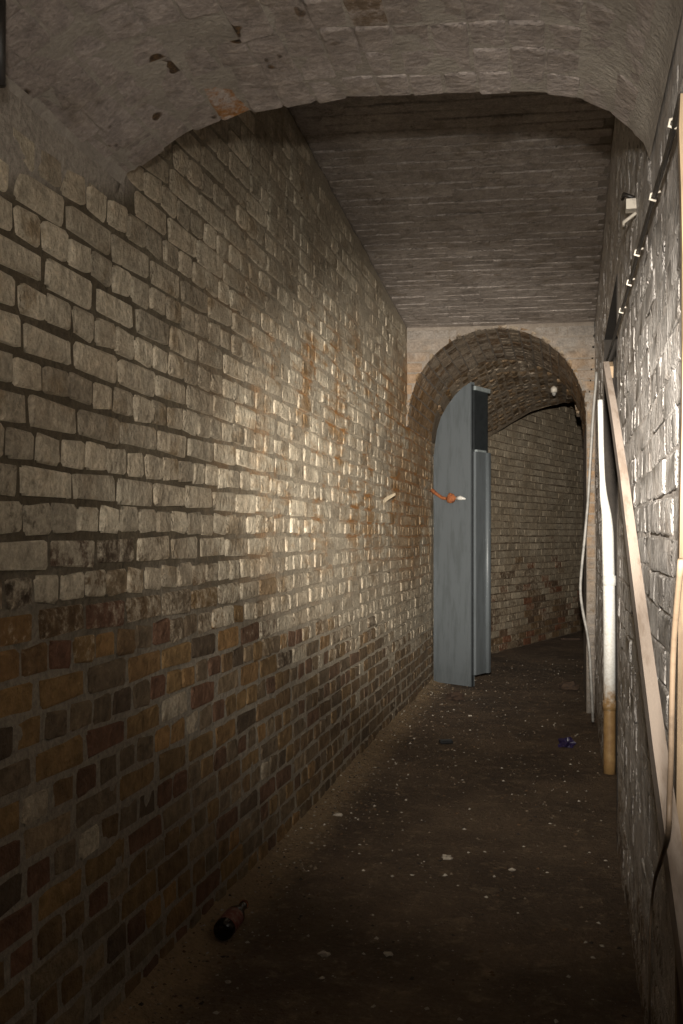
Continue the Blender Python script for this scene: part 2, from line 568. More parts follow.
# ================================================================== STRUCTURE
# ---- profiles measured on the photo
near_px = [(125, 176), (150, 163), (190, 133), (250, 113), (340, 100), (480, 95), (545, 95), (590, 103), (625, 124), (648, 146)]
near_pts = [on_skew(x, y, Y_NEAR) for x, y in near_px]
prof = sorted((p.x, p.z) for p in near_pts)
prof = [(XL, 2.07), (XL + 0.012, 2.10)] + [q for q in prof if XL + 0.03 < q[0] < XR - 0.02] + [(XR - 0.01, prof[-1][1] - 0.005), (XR, prof[-1][1] - 0.04)]
def near_h(X):
    if X <= prof[0][0]: return prof[0][1]
    for (x0, z0), (x1, z1) in zip(prof, prof[1:]):
        if X <= x1:
            t = (X - x0) / (x1 - x0)
            return z0 + (z1 - z0) * t
    return prof[-1][1]
def near_s(X):                          # smoothed
    return sum(near_h(min(max(X + d, XL), XR)) for d in (-0.03, -0.015, 0, 0.015, 0.03)) / 5 if XL + 0.03 < X < XR - 0.03 else near_h(X)
SPRING = prof[0][1]

arch_px = [(417, 425), (419, 400), (431, 374), (444, 358), (460, 342), (480, 331), (500, 328), (520, 332), (540, 346), (560, 369), (574, 397), (582, 425)]
arch_pts = [on_skew(x, y, Y_ARCH) for x, y in arch_px]
ARCH_X0, ARCH_X1 = XL + 0.005, 0.132
ARCH_C = (ARCH_X0 + ARCH_X1) / 2
ARCH_W = (ARCH_X1 - ARCH_X0) / 2
ARCH_TOP = max(p.z for p in arch_pts)
ARCH_SPR = ARCH_TOP - 0.66
print('near profile', [(round(a, 2), round(b, 2)) for a, b in prof])
print('arch', [(round(p.x, 2), round(p.z, 2)) for p in arch_pts], ARCH_TOP, ARCH_SPR)
def arch_pt(a):                         # a in 0..pi from left to right
    return (ARCH_C - ARCH_W * math.cos(a), ARCH_SPR + (ARCH_TOP - ARCH_SPR) * math.sin(a) ** 0.92)
CEIL0 = ARCH_TOP + 0.02                 # ceiling height at the arch
CSLOPE = 0.083
def ceil_h(X, Y):
    return CEIL0 + CSLOPE * (ysk(Y_ARCH, X) - Y)

def wall_left_h(Y):
    return near_s(XL) if Y < Y_NEAR else ceil_h(XL, Y)

# ---- floor
def floor_z(x, y):
    berm = 0.05 * max(0.0, 1 - (x - XL) / 0.16) ** 2 * (0.6 + 0.5 * nz(y, 0.3, 0, 2.2)) if x < XL + 0.16 and y < 8.4 else 0
    return berm + 0.008 * nz(x, y, 0, 3.5) + 0.006 * nz(x, y, 5, 11)
fl = grid_mesh('floor', lambda a, b: ((XL - 0.1 + 3.6 * a), -1.6 + 18.2 * b, floor_z(XL - 0.1 + 3.6 * a, -1.6 + 18.2 * b)), 120, 520, M['floor'])
tag(fl, 'dark brown earth floor strewn with pale crumbs', kind='structure')

# ---- left wall
LW_Y0, LW_Y1 = -1.6, 8.65
def left_surface(a, b):
    y = LW_Y0 + (LW_Y1 - LW_Y0) * a
    z = -0.05 + (wall_left_h(y) + 0.12) * b
    yy = y / 1.5
    low = min(max((1.25 - 0.12 * yy - z + 0.25 * nz(y, z, 0, 2.0)) / 0.3, 0), 1)
    far = min(max((yy - 1.5) / 1.0, 0), 1) * min(max((z - 0.95 + 0.12 * yy) / 0.4, 0), 1)
    patch = min(max((nz(yy, z, 7, 1.9) + 0.6 * nz(y, z, 17, 5.5) - 0.08) / 0.35, 0), 1)
    d = -0.0115 + 0.0065 * low + (0.003 + 0.002 * low) * nz(y, z, 1, 14) + 0.003 * nz(y, z, 2, 4)
    d += far * (0.0028 + 0.0065 * patch) + 0.013 * min(max((z - 1.87 - 0.3 * max(y - 1.7, 0)) / 0.05, 0), 1) * min(max((2.4 - y) / 0.1, 0), 1)
    return (XL + d, y, z)
wl = grid_mesh('wall_left', left_surface, 480, 140, M['mortar_left'])
tag(wl, 'long brick left wall, whitewash worn off low down, rust stained towards the arch', kind='structure')
bs_left = BrickSet(M['left_o'], M['left_a'], hl=0.099, sl=0.210, h=0.063, relief=0.005, jit=0.006)
rl = random.Random(11)
def left_paint(y, z):
    y = y / 1.5
    edge = 1.22 - 0.20 * max(y - 0.8, 0) + 0.16 * nz(y, z, 4, 1.3)
    p = 0.5 + (z - edge) * 2.2
    p += 0.30 * nz(y, z, 8, 2.5)
    return p
def left_col(a, b):
    y, z = a, b
    p = left_paint(y, z) + rl.uniform(-0.22, 0.22)
    if z > 1.0 and rl.random() < 0.05: p -= 0.6
    if p < 0.5 and rl.random() < 0.04: p = 1.0
    c = bare(rl)
    f_ = min(0.15 + 0.11 * y, 0.8)
    c = tuple(q * (1 - f_) + g * f_ for q, g in zip(c, (0.17, 0.125, 0.08)))
    if z > 1.2:
        k = rl.uniform(0.3, 1.45)
        c = (0.21 * k, 0.16 * k, 0.10 * k)
    return (*c, min(max(p, 0.0), 1.15))
recs = flat_bricks((XL, 0, 0), (0, 1, 0), (0, 0, 1), 8.6, 3.1,
                   lambda a, b, h: a > 0.1 and b + 0.03 < wall_left_h(a + (h if a > Y_NEAR else 0)) - 0.01,
                   left_col, rl, gap=(0.90, 1.0))
emit(recs, bs_left, wl)

# ---- right wall: near length, alcove, far length
ALC0, ALC1, ALC_H = 3.96, 5.27, 2.2
RW_END = 10.5
bs_right = BrickSet(M['paint_o'], M['paint_a'], hl=0.109, sl=0.221, h=0.071, relief=0.0035, jit=0.003)
def right_h(y):
    return near_s(XR) if y < ysk(Y_NEAR, XR) else ceil_h(XR, y) if y < ysk(Y_ARCH, XR) else 2.75
def right_strip(y0, y1, z0fn, z1fn, nu, nv):
    def f(a, b):
        y = y0 + (y1 - y0) * a
        z = z0fn(y) + (z1fn(y) - z0fn(y)) * b
        edge = 0.0 if a in (0, 1) else 1.0
        return (XR + 0.0045 - 0.004 * nz(y, z, 1, 14) * edge - 0.004 * nz(y, z, 2, 4) * edge, y, z)
    return grid_mesh('tmp', f, nu, nv, None, None, True)
def merge_structure(name, pieces, mat):
    parts = []
    for o in pieces:
        me = o.data
        parts.append(([v.co.copy() for v in me.vertices], [tuple(p.vertices) for p in me.polygons]))
        bpy.data.objects.remove(o)
    V, F = join(parts)
    o = new_obj(name, V, F, mat, None, True)
    o['kind'] = 'structure'
    return o
wr = merge_structure('wall_right', [
    right_strip(-1.6, ALC0, lambda y: -0.05, lambda y: right_h(y) + 0.1, 220, 90),
    right_strip(ALC0, ALC1, lambda y: ALC_H, lambda y: right_h(y) + 0.1, 24, 20),
    right_strip(ALC1, RW_END, lambda y: -0.05, lambda y: right_h(y) + 0.1, 130, 70)], M['mortar_right'])
tag(wr, 'whitewashed brick right wall in strong raking light')
# alcove shell; its near-black colour stands in for the recess's shade
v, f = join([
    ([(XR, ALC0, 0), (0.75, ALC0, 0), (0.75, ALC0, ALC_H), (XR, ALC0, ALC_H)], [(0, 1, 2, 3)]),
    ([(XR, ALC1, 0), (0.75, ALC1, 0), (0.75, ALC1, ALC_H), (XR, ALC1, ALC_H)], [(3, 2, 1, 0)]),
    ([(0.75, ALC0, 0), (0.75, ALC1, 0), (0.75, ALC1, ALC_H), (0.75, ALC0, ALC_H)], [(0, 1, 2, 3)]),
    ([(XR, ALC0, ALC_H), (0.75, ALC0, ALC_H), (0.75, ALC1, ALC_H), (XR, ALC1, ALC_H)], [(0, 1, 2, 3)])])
wa = new_obj('wall_alcove', v, f, plaster('recess_painted_shade', (0.018, 0.014, 0.011), (0.03, 0.024, 0.018), 0.85))
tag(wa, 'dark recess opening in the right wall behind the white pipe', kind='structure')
rr = random.Random(23)
def right_col(a, b):
    y, z = RW_END - a, b
    p = 1.05 - max(0, 0.85 - z) * 0.75 + 0.2 * nz(y, z, 3, 3) + rr.uniform(-0.12, 0.1)
    k = rr.uniform(0.7, 1.3)
    c = (0.17 * k, 0.12 * k, 0.075 * k)
    return (*c, min(max(p, 0), 1.15))
def right_keep(a, b, h):
    y = RW_END - a
    if y < 0.1 or y + h > RW_END: return False
    if b + 0.04 > right_h(y - h if y < 6.9 else y): return False
    if ALC0 < y + h and y - h < ALC1 and b - 0.03 < ALC_H: return False
    return True
recs = flat_bricks((XR, RW_END, 0), (0, -1, 0), (0, 0, 1), RW_END, 3.1, right_keep, right_col, rr,
                   off=lambda a, b: 0.006 * nz(a, b, 9, 2.5), nj=0.0018)
emit(recs, bs_right, wr)

# ---- low vault above the camera
NS = 60
def vault_pt(t, y):
    X = XL + (XR - XL) * t
    return Vector((X, y, near_s(X)))
def vault_surface(a, b):
    X = XL + (XR - XL) * 0.5 * (1 - math.cos(math.pi * a))
    y1 = ysk(Y_NEAR, X) - 0.012
    y = -1.6 + (y1 + 1.6) * b
    e = 0 if b in (0, 1) or a in (0, 1) else 1
    return (X, y, near_s(X) + 0.003 + e * (0.004 * nz(X, y, 1, 5) + 0.003 * nz(X, y, 1, 15)))
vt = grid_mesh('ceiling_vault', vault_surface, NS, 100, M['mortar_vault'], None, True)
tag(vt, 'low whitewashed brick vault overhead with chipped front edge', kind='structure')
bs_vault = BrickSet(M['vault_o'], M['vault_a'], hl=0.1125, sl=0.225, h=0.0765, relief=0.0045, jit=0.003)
rv = random.Random(5)
# walk the profile by arc length
xs = XL + (XR - XL) * 0.5 * (1 - np.cos(np.linspace(0, np.pi, 600)))
zs = np.array([near_s(x) for x in xs])
arc = np.concatenate([[0], np.cumsum(np.hypot(np.diff(xs), np.diff(zs)))])
recs = []
ncourse = int(arc[-1] / 0.078)
for j in range(ncourse):
    s = (j + 0.5) * arc[-1] / ncourse
    X = float(np.interp(s, arc, xs)); Z = float(np.interp(s, arc, zs))
    X2 = float(np.interp(s + 0.01, arc, xs)); Z2 = float(np.interp(s + 0.01, arc, zs))
    tan = Vector((X2 - X, SKEW * (X2 - X), Z2 - Z)).normalized()
    b = 0.0
    first = True
    if X > XR - 0.02 or X < XL + 0.008: continue
    while True:
        kind = 's' if rv.random() < 0.15 else 'h'
        st = 0.225 if kind == 's' else 0.1125
        if first and j % 2: b -= 0.0; st *= 1.0
        yc = ysk(Y_NEAR, X) - b - st / 2 - (rv.uniform(0.0, 0.02 if X < -0.72 else 0.004) if first else 0)
        if first: b += 0.004
        if yc < 0.1: break
        b += st
        if X > XR - 0.03: break
        gone = rv.random() < 0.035 and not first
        first = False
        if gone: continue
        u = Vector((0, -1, 0)); vdir = tan
        # outward normal must point down: u x v
        n = u.cross(vdir)
        if n.z > 0: u = -u
        p = Vector((X, yc, Z + rv.uniform(-0.0015, 0.002)))
        m = frame(p, u, vdir, rv.uniform(0.98, 1.02), rv.uniform(0.98, 1.02)) @ Matrix.Rotation(rv.uniform(-0.025, 0.025), 4, 'X') @ Matrix.Rotation(rv.uniform(-0.02, 0.02), 4, 'Z') @ Matrix.Rotation(rv.uniform(-0.02, 0.02), 4, 'Y')
        al = 1.05 + rv.uniform(-0.1, 0.1) - (0.5 if rv.random() < 0.04 else 0)
        q = project(p)
        stained = q and math.hypot(q[0] - 226, q[1] - 102) < 9
        if stained: al = 0.5
        c = (0.36, 0.16, 0.04) if stained else (0.20, 0.14, 0.09)
        recs.append((m, kind, rv.randrange(NVAR), (*c, al)))
emit(recs, bs_vault, vt)

# ---- back of the vault's edge: the wall above it that faces the taller bay
ws = []
for i in range(NS + 1):
    X = XL + (XR - XL) * 0.5 * (1 - math.cos(math.pi * i / NS))
    ws.append((X, ysk(Y_NEAR, X) - 0.012, near_s(X) + 0.009))
for i in range(NS + 1):
    X = XL + (XR - XL) * 0.5 * (1 - math.cos(math.pi * i / NS))
    ws.append((X, ysk(Y_NEAR, X) - 0.012, ceil_h(X, ysk(Y_NEAR, X)) + 0.1))
ff = [(i, i + 1, NS + 2 + i, NS + 1 + i) for i in range(NS)]
wv = new_obj('wall_above_vault', ws, ff, M['mortar_vault'])
tag(wv, 'brick face rising from the vault edge', kind='structure')
# ---- wall closing the corridor behind the camera
wb = new_obj('wall_behind', [(XL - 0.1, -1.6, -0.05), (XR + 0.1, -1.6, -0.05), (XR + 0.1, -1.6, 2.4), (XL - 0.1, -1.6, 2.4)], [(3, 2, 1, 0)], M['mortar_left'])
tag(wb, 'end of the passage', kind='structure')

# ---- sloping brick ceiling of the taller bay
def ceil_surface(a, b):
    X = XL - 0.03 + (XR - XL + 0.06) * a
    y = ysk(Y_NEAR, X) - 0.05 + (Y_ARCH - Y_NEAR + 0.06) * b
    return (X, y, ceil_h(X, y) + 0.009 + 0.004 * nz(X, y, 1, 9))
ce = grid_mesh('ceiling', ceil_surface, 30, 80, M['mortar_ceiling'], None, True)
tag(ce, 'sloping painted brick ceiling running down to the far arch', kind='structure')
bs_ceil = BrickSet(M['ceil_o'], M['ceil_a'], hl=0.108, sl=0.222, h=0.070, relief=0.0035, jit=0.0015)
rc = random.Random(31)
cu = Vector((1, SKEW, 0)).normalized()
u3 = Vector((1, SKEW, 0)); v3 = Vector((0, -1, CSLOPE))
u3.z = 0.0
vn = Vector((SKEW * 0 - 0, -1, CSLOPE)).normalized()
def ceil_col(a, b):
    k = rc.uniform(0.75, 1.2)
    return (0.17 * k, 0.125 * k, 0.085 * k, 0.9 + rc.uniform(-0.25, 0.15))
recs = []
nrow = int((Y_ARCH - Y_NEAR) / 0.075)
for j in range(nrow):
    yb = Y_ARCH - 0.03 - j * 0.075 * 0.985
    a = XL + 0.004 - (0.112 if j % 2 else 0) * 1.0 - rc.uniform(0, 0.03)
    while a < XR:
        st = 0.225 * rc.uniform(0.97, 1.03)
        xa, xb = max(a, XL + 0.004), min(a + st, XR - 0.004)
        if xb - xa > 0.05:
            X = (xa + xb) / 2
            kind = 's' if xb - xa > 0.16 else 'h'
            su = (xb - xa - 0.002) / (0.216 if kind == 's' else 0.104)
            y = ysk(yb, X)
            p = Vector((X, y, ceil_h(X, y) + rc.uniform(-0.004, 0.003)))
            u = Vector((1, SKEW, 0)).normalized()
            v = Vector((SKEW * -0.0, -1, CSLOPE)); v = (v - u * v.dot(u)).normalized()
            m = frame(p, u, v, su, rc.uniform(0.9, 1.0)) @ Matrix.Rotation(rc.uniform(-0.03, 0.03), 4, 'X') @ Matrix.Rotation(rc.uniform(-0.006, 0.006), 4, 'Z')
            recs.append((m, kind, rc.randrange(NVAR), ceil_col(X, y)))
        a += st
emit(recs, bs_ceil, ce)

# ---- far arch: spandrel, soffit, right jamb
ARCH_D = 1.24
NA = 48
V, F = [], []
for i in range(NA + 1):
    x, z = arch_pt(math.pi * i / NA)
    V.append((x, ysk(Y_ARCH, x), z))                                   # face edge
for i in range(NA + 1):
    x, z = arch_pt(math.pi * i / NA)
    V.append((x, ysk(Y_ARCH, x) + ARCH_D, z))                          # back edge
for i in range(NA + 1):
    x, z = arch_pt(math.pi * i / NA)
    xo = XL + (XR - XL) * i / NA
    V.append((xo, ysk(Y_ARCH, xo), ceil_h(xo, ysk(Y_ARCH, xo)) + 0.06))  # top of spandrel
for i in range(NA):
    F.append((i, i + 1, NA + 2 + i, NA + 1 + i))
    F.append((i + 1, i, 2 * NA + 2 + i, 2 * NA + 3 + i))
k = len(V)
ya, yl = ysk(Y_ARCH, ARCH_X1), ysk(Y_ARCH, XL)
V += [(ARCH_X1, ya, -0.02), (ARCH_X1, ya, ARCH_SPR), (XR + .02, ya + 0.01, ARCH_SPR), (XR + .02, ya + 0.01, -0.02),
      (ARCH_X1, ya + ARCH_D, -0.02), (ARCH_X1, ya + ARCH_D, ARCH_SPR), (XR + .02, ya + ARCH_D, -0.02), (XR + .02, ya + ARCH_D, ARCH_SPR),
      (XR + .02, ya + 0.01, CEIL0 + .06), (XL - .02, yl, ARCH_SPR), (XL - .02, yl, CEIL0 + .06)]
F += [(k, k + 3, k + 2, k + 1), (k, k + 1, k + 5, k + 4), (k + 4, k + 5, k + 7, k + 6),
      (k + 1, k + 2, k + 8), (0, k + 9, k + 10)]
# back face above the soffit
b0 = len(V)
for i in range(NA + 1):
    xo = XL - .05 + (XR - XL + .1) * i / NA
    V.append((xo, ysk(Y_ARCH, xo) + ARCH_D, 3.1))
for i in range(NA):
    F.append((NA + 1 + i, NA + 2 + i, b0 + i + 1, b0 + i))
wf = new_obj('wall_far_arch', V, F, M['mortar_arch'])
tag(wf, 'round brick arch across the end of the corridor', kind='structure')

bs_arch = BrickSet(brick_material('arch_brick', 'object', (0.42, 0.35, 0.27), (0.33, 0.27, 0.20), 0.8, True, None, 1.2),
                   brick_material('arch_brick_far', 'attr', (0.42, 0.35, 0.27), (0.33, 0.27, 0.20), 0.8, True, None, 1.2), hl=0.108, sl=0.22, h=0.071, relief=0.0065, jit=0.004)
ra = random.Random(41)
recs = []
aa = np.linspace(0.0, math.pi, 500)
ap = np.array([arch_pt(a) for a in aa])
sarc = np.concatenate([[0], np.cumsum(np.hypot(*np.diff(ap, axis=0).T))])
nring = int(sarc[-1] / 0.076)
for j in range(nring):
    s = (j + 0.5) * sarc[-1] / nring
    x, z = np.interp(s, sarc, ap[:, 0]), np.interp(s, sarc, ap[:, 1])
    x2, z2 = np.interp(s + .005, sarc, ap[:, 0]), np.interp(s + .005, sarc, ap[:, 1])
    x1, z1 = np.interp(s - .005, sarc, ap[:, 0]), np.interp(s - .005, sarc, ap[:, 1])
    tan = Vector((x2 - x1, SKEW * (x2 - x1), z2 - z1)).normalized()
    b = -0.004
    while b < ARCH_D - 0.06:
        st = 0.1125
        p = Vector((x, ysk(Y_ARCH, x) + b + st / 2, z))
        u = Vector((0, -1, 0)); n = u.cross(tan)
        if n.dot(Vector((ARCH_C - x, 0, ARCH_SPR - z))) < 0: u = -u
        p = p + u.cross(tan) * 0.007
        m = frame(p, u, tan, ra.uniform(0.95, 1.02), ra.uniform(0.95, 1.02)) @ Matrix.Rotation(ra.uniform(-0.04, 0.04), 4, 'X')
        kk = ra.uniform(0.6, 1.3)
        recs.append((m, 'h', ra.randrange(NVAR), (0.15 * kk, 0.10 * kk, 0.06 * kk, 0.62 + ra.uniform(-0.3, 0.3))))
        b += st
# courses left and right of the arch head
def inside_arch(x, z, pad):
    q = (x - ARCH_C) / (ARCH_W + pad)
    return abs(q) < 1 and z < ARCH_SPR + (ARCH_TOP - ARCH_SPR + pad) * math.sqrt(1 - q * q)
us = Vector((1, SKEW, 0)).normalized()
srecs = []
z = 0.0375
while z < CEIL0 + 0.02:
    q = (z - 0.03 - ARCH_SPR) / (ARCH_TOP - ARCH_SPR + 0.004)
    half = (ARCH_W + 0.003) * (math.sqrt(1 - q * q) if 0 < q < 1 else (1 if q <= 0 else 0))
    runs = [(ARCH_C + half, XR)] if q <= 0 else [(XL, ARCH_C - half), (ARCH_C + half, XR)] if half > 0 else [(XL, XR)]
    for x0, x1 in runs:
        a = x0
        while x1 - a > 0.02:
            st = min(0.225 * ra.uniform(0.8, 1.05), x1 - a)
            if x1 - a - st < 0.05: st = x1 - a
            xc = a + st / 2
            k_ = 's' if st > 0.15 else 'h'
            p = Vector((xc, ysk(Y_ARCH, xc) - 0.009 + ra.uniform(-.002, .002), z))
            srecs.append((frame(p, us, (0, 0, 1), (st - 0.004) / (0.222 if k_ == 's' else 0.108), 0.98) @ Matrix.Rotation(ra.uniform(-0.05, 0.05), 4, 'X'), k_, ra.randrange(NVAR), (0.2, 0.14, 0.08, 0.85 + ra.uniform(-0.2, 0.2))))
            a += st
    z += 0.075
sargs = ((0.25, 0.22, 0.185), (0.21, 0.18, 0.15), 0.75, True, 0.6, 0.8, 0.18, (0.16, 0.125, 0.09))
emit(srecs, BrickSet(brick_material('spandrel_brick', 'object', *sargs), brick_material('spandrel_brick_far', 'attr', *sargs), hl=0.108, sl=0.222, h=0.064, relief=0.006, jit=0.002), wf, rest='spandrel_bricks')
emit(recs, bs_arch, wf)

# ---- passage beyond the arch: it bends to the right
PB, PC = on_floor(487, 655), on_floor(578, 632)
PB.z = PC.z = 0
dirp = (PC - PB).normalized()
PA = Vector((XL, 8.6, 0))
PD = PC + dirp * 3.0
PB0 = PB - dirp * 0.55
print('passage', PB, PC, PD)
VH = 3.0
def run_wall(name, pts, z0, z1, mat, flip):
    V, F = [], []
    for p in pts:
        V += [(p.x, p.y, z0), (p.x, p.y, z1)]
    for i in range(len(pts) - 1):
        f = (2 * i, 2 * i + 2, 2 * i + 3, 2 * i + 1)
        F.append(f[::-1] if flip else f)
    return new_obj(name, V, F, mat)
npn = Vector((dirp.y, -dirp.x, 0))       # towards the room
wp = run_wall('wall_passage', [PA - npn * 0.008, PB0 - npn * 0.008, PD - npn * 0.008], -0.05, VH + 0.05, M['mortar_passage'], False)
tag(wp, 'worn brick wall of the passage bending right beyond the arch', kind='structure')
bs_pass = BrickSet(brick_material('passage_brick', 'object', (0.46, 0.385, 0.28), (0.36, 0.29, 0.20), 0.85, False, None, 0.6),
                   brick_material('passage_brick_far', 'attr', (0.46, 0.385, 0.28), (0.36, 0.29, 0.20), 0.85, False, None, 0.6), hl=0.110, sl=0.2235, relief=0.004, jit=0.0035)
rp = random.Random(53)
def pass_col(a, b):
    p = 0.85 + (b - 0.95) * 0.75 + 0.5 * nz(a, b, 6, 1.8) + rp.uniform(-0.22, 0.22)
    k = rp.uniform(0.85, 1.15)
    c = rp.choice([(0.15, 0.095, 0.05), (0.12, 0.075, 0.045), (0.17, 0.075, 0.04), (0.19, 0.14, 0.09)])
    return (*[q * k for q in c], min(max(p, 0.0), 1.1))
L = (PD - PB0).length
recs = flat_bricks(PB0, dirp, (0, 0, 1), L, VH, lambda a, b, h: a > h, pass_col, rp, bond='stretcher')
emit(recs, bs_pass, wp)
# right side of the bend
E0, E1 = Vector((XR + 0.005, RW_END, 0)), Vector((2.4, 14.2, 0))
wq = run_wall('wall_bend', [E0, E1], -0.05, VH + .05, M['mortar_passage'], True)
tag(wq, 'inner wall of the bend', kind='structure')
wz = run_wall('wall_bend_end', [PD, E1], -0.05, VH + .05, M['mortar_passage'], False)
tag(wz, 'dark end of the passage', kind='structure')
# second vault behind the arch, its front edge hanging over the bend
V2_Y = 10.2
edge_px = [(470, 446), (496, 432), (513, 421), (530, 412), (545, 407), (562, 403), (580, 400)]
ep = []
for x, y in edge_px:
    d = ray(x, y)
    t = V2_Y / (d.y - SKEW * d.x)
    ep.append(CAM + d * t)
ex = [XL - 0.3] + [p.x for p in ep] + [XR + 0.25]
ez = [ep[0].z - 0.12] + [p.z for p in ep] + [ep[-1].z + 0.0]
print('vault2', [(round(a, 2), round(b, 2)) for a, b in zip(ex, ez)])
def v2e(x): return float(np.interp(x, ex, ez))
def v2h(x, y=99.0):                     # springs from the arch's back edge, dips to the broken edge
    q = min(max((x - ARCH_C) / ARCH_W, -1), 1)
    h0 = ARCH_SPR + (ARCH_TOP - ARCH_SPR) * max(1 - q * q, 0) ** 0.46
    y0 = ysk(Y_ARCH, x) + ARCH_D
    t = min(max((y - y0) / (V2_Y + SKEW * x - y0), 0), 1)
    return h0 + (v2e(x) - h0) * t
def v2_surface(a, b):
    X = XL - 0.3 + (XR + 0.25 - XL + 0.3) * a
    y0 = ysk(Y_ARCH, X) + ARCH_D - 0.02
    y = y0 + (V2_Y + SKEW * X - y0) * b
    return (X, y, v2h(X, y) + 0.02 * nz(X, y, 3, 4) + 0.012 * nz(X, y, 3, 12))
v2 = grid_mesh('ceiling_passage_vault', v2_surface, 60, 50, plaster('rough_vault', (0.15, 0.11, 0.07), (0.24, 0.185, 0.125), 0.85, 8, bump=1.0), None, True)
tag(v2, 'rough low vault inside the arch with a broken front edge', kind='structure')
vv = []
for i in range(41):
    X = XL - 0.3 + (XR + 0.55 - XL) * i / 40
    vv += [(X, V2_Y + SKEW * X, v2h(X)), (X, V2_Y + SKEW * X, VH + .05)]
v2f = new_obj('wall_above_passage_vault', vv, [(2 * i, 2 * i + 2, 2 * i + 3, 2 * i + 1) for i in range(40)], M['mortar_passage'])
tag(v2f, 'brick face above the passage vault edge', kind='structure')
cp = new_obj('ceiling_passage', [(XL - .3, 8.0, VH), (3.2, 8.0, VH), (3.2, 18, VH), (XL - .3, 18, VH)], [(3, 2, 1, 0)], M['mortar_passage'])
tag(cp, 'ceiling of the bend', kind='structure')
# bricks of the passage vault
bs_v2 = BrickSet(bs_arch.mat_o, bs_arch.mat_a, relief=0.009, jit=0.007)
recs = []
X = XL + 0.05
while X < XR:
    dz = v2h(X + 0.03) - v2h(X - 0.03)
    tan = Vector((0.06, SKEW * 0.06, dz)).normalized()
    y = ysk(Y_ARCH, X) + ARCH_D + 0.06
    while y < V2_Y + SKEW * X - 0.05:
        u = Vector((0, -1, 0))
        if u.cross(tan).z > 0: u = -u
        k = ra.uniform(0.6, 1.3)
        m = frame(Vector((X, y, v2h(X, y) - 0.004 + 0.02 * nz(X, y, 3, 4))), u, tan, 1, 1) @ Matrix.Rotation(ra.uniform(-0.12, 0.12), 4, 'X') @ Matrix.Rotation(ra.uniform(-.08, .08), 4, 'Z')
        recs.append((m, 'h', ra.randrange(NVAR), (0.17 * k, 0.115 * k, 0.065 * k, 0.4 + ra.uniform(-.35, .3))))
        y += 0.114
    X += 0.078 * tan.x
emit(recs, bs_v2, v2)

# ================================================================== OBJECTS
# ---- steel door in the arch: narrow leaf with a curved top, wide leaf folded back beside it
D0, D1 = on_floor(434, 683), on_floor(471, 688)
D2 = CAM + ray(487, 669) * ((D1 - CAM).dot(FWD) + 0.22)
for p in (D0, D1, D2): p.z = 0
door = empty('door_1', (D0 + D1) / 2)
tag(door, 'tall blue-grey steel door with a curved top corner standing in the arch', 'door', kind='structure')
base = (D0 + D1) / 2
def loc(p): return Vector(p) - base
w = (D1 - D0); fl_w = w.length; wd = w.normalized(); back = Vector((-wd.y, wd.x, 0))
def leaf_z(px):                      # heights read from the photo along the leaf's plane
    return None
top_px = [(434, 452), (437, 430), (441, 417), (447, 406), (455, 395), (463, 387), (470, 382)]
outline = []
for x, y in top_px:
    d = ray(x, y)
    nn = back
    t = (D0 - CAM).dot(nn) / d.dot(nn)
    outline.append(CAM + d * t)
outline[0] = Vector((D0.x, D0.y, outline[0].z)); outline[-1] = Vector((D1.x, D1.y, outline[-1].z))
print('door', D0, D1, D2, 'top', outline[-1].z)
poly = [D0 + Vector((0, 0, 0.01)), D1 + Vector((0, 0, 0.01))] + outline[::-1]
n = len(poly)
V = [loc(p) for p in poly] + [loc(p + back * 0.045) for p in poly]
F = [tuple(range(n)), tuple(range(2 * n - 1, n - 1, -1))] + [((i + 1) % n, i, n + i, n + (i + 1) % n) for i in range(n)]
leaf = new_obj('narrow_leaf', V, F, M['steel'], door)
# folded rim along the meeting edge
ztop = outline[-1].z
def strip(p0, p1, z0, z1, out, thick):
    d = (p1 - p0).normalized()
    q = [p0, p1, p1 + out * thick, p0 + out * thick]
    V = [loc(a + Vector((0, 0, z0))) for a in q] + [loc(a + Vector((0, 0, z1))) for a in q]
    return V, [(0, 3, 2, 1), (4, 5, 6, 7), (0, 1, 5, 4), (1, 2, 6, 5), (2, 3, 7, 6), (3, 0, 4, 7)]
v, f = strip(D1 - wd * 0.022, D1, 0.012, ztop - 0.01, -back, 0.007)
new_obj('meeting_stile', v, f, M['steel'], leaf)
v, f = strip(D0, D0 + wd * 0.016, 0.012, outline[0].z - 0.02, -back, 0.006)
new_obj('hinge_stile', v, f, M['steel'], leaf)
v, f = strip(D0 + wd * 0.02, D1 - wd * 0.03, 0.03, 0.10, -back, 0.003)
new_obj('kick_plate', v, f, M['steel'], leaf)
# wide leaf folded back
sd = (D2 - D1).normalized(); so = Vector((sd.y, -sd.x, 0))
zsplit = on_skew(475, 452, 0).z if False else None
d_ = ray(475, 452); t_ = (D1 - CAM).dot(so) / d_.dot(so); zsplit = (CAM + d_ * t_).z
d_ = ray(486, 391); t_ = (D1 - CAM).dot(so) / d_.dot(so); zt2 = (CAM + d_ * t_).z
sl_ = (D2 - D1).length
S0 = D1 + sd * 0.03
v, f = strip(S0, D2, 0.10, zsplit, so, 0.03)
low = new_obj('wide_leaf', v, f, M['steel'], door)
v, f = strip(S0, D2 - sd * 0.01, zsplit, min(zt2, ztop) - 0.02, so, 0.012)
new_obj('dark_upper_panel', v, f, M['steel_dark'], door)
v, f = strip(S0, D2, min(zt2, ztop) - 0.02, min(zt2, ztop) + 0.012, so, 0.03)
new_obj('top_rail', v, f, M['steel_pale'], door)
v, f = strip(S0 + sd * 0.01, S0 + sd * 0.6 * sl_, zsplit, zsplit + 0.016, so, 0.036)
new_obj('ledge_strip', v, f, M['steel_pale'], low)
pp = [loc(D2 - sd * 0.06 + so * 0.035 + Vector((0, 0, z))) for z in (0.10, zsplit)]
v, f = tube(pp, 0.022, 10)
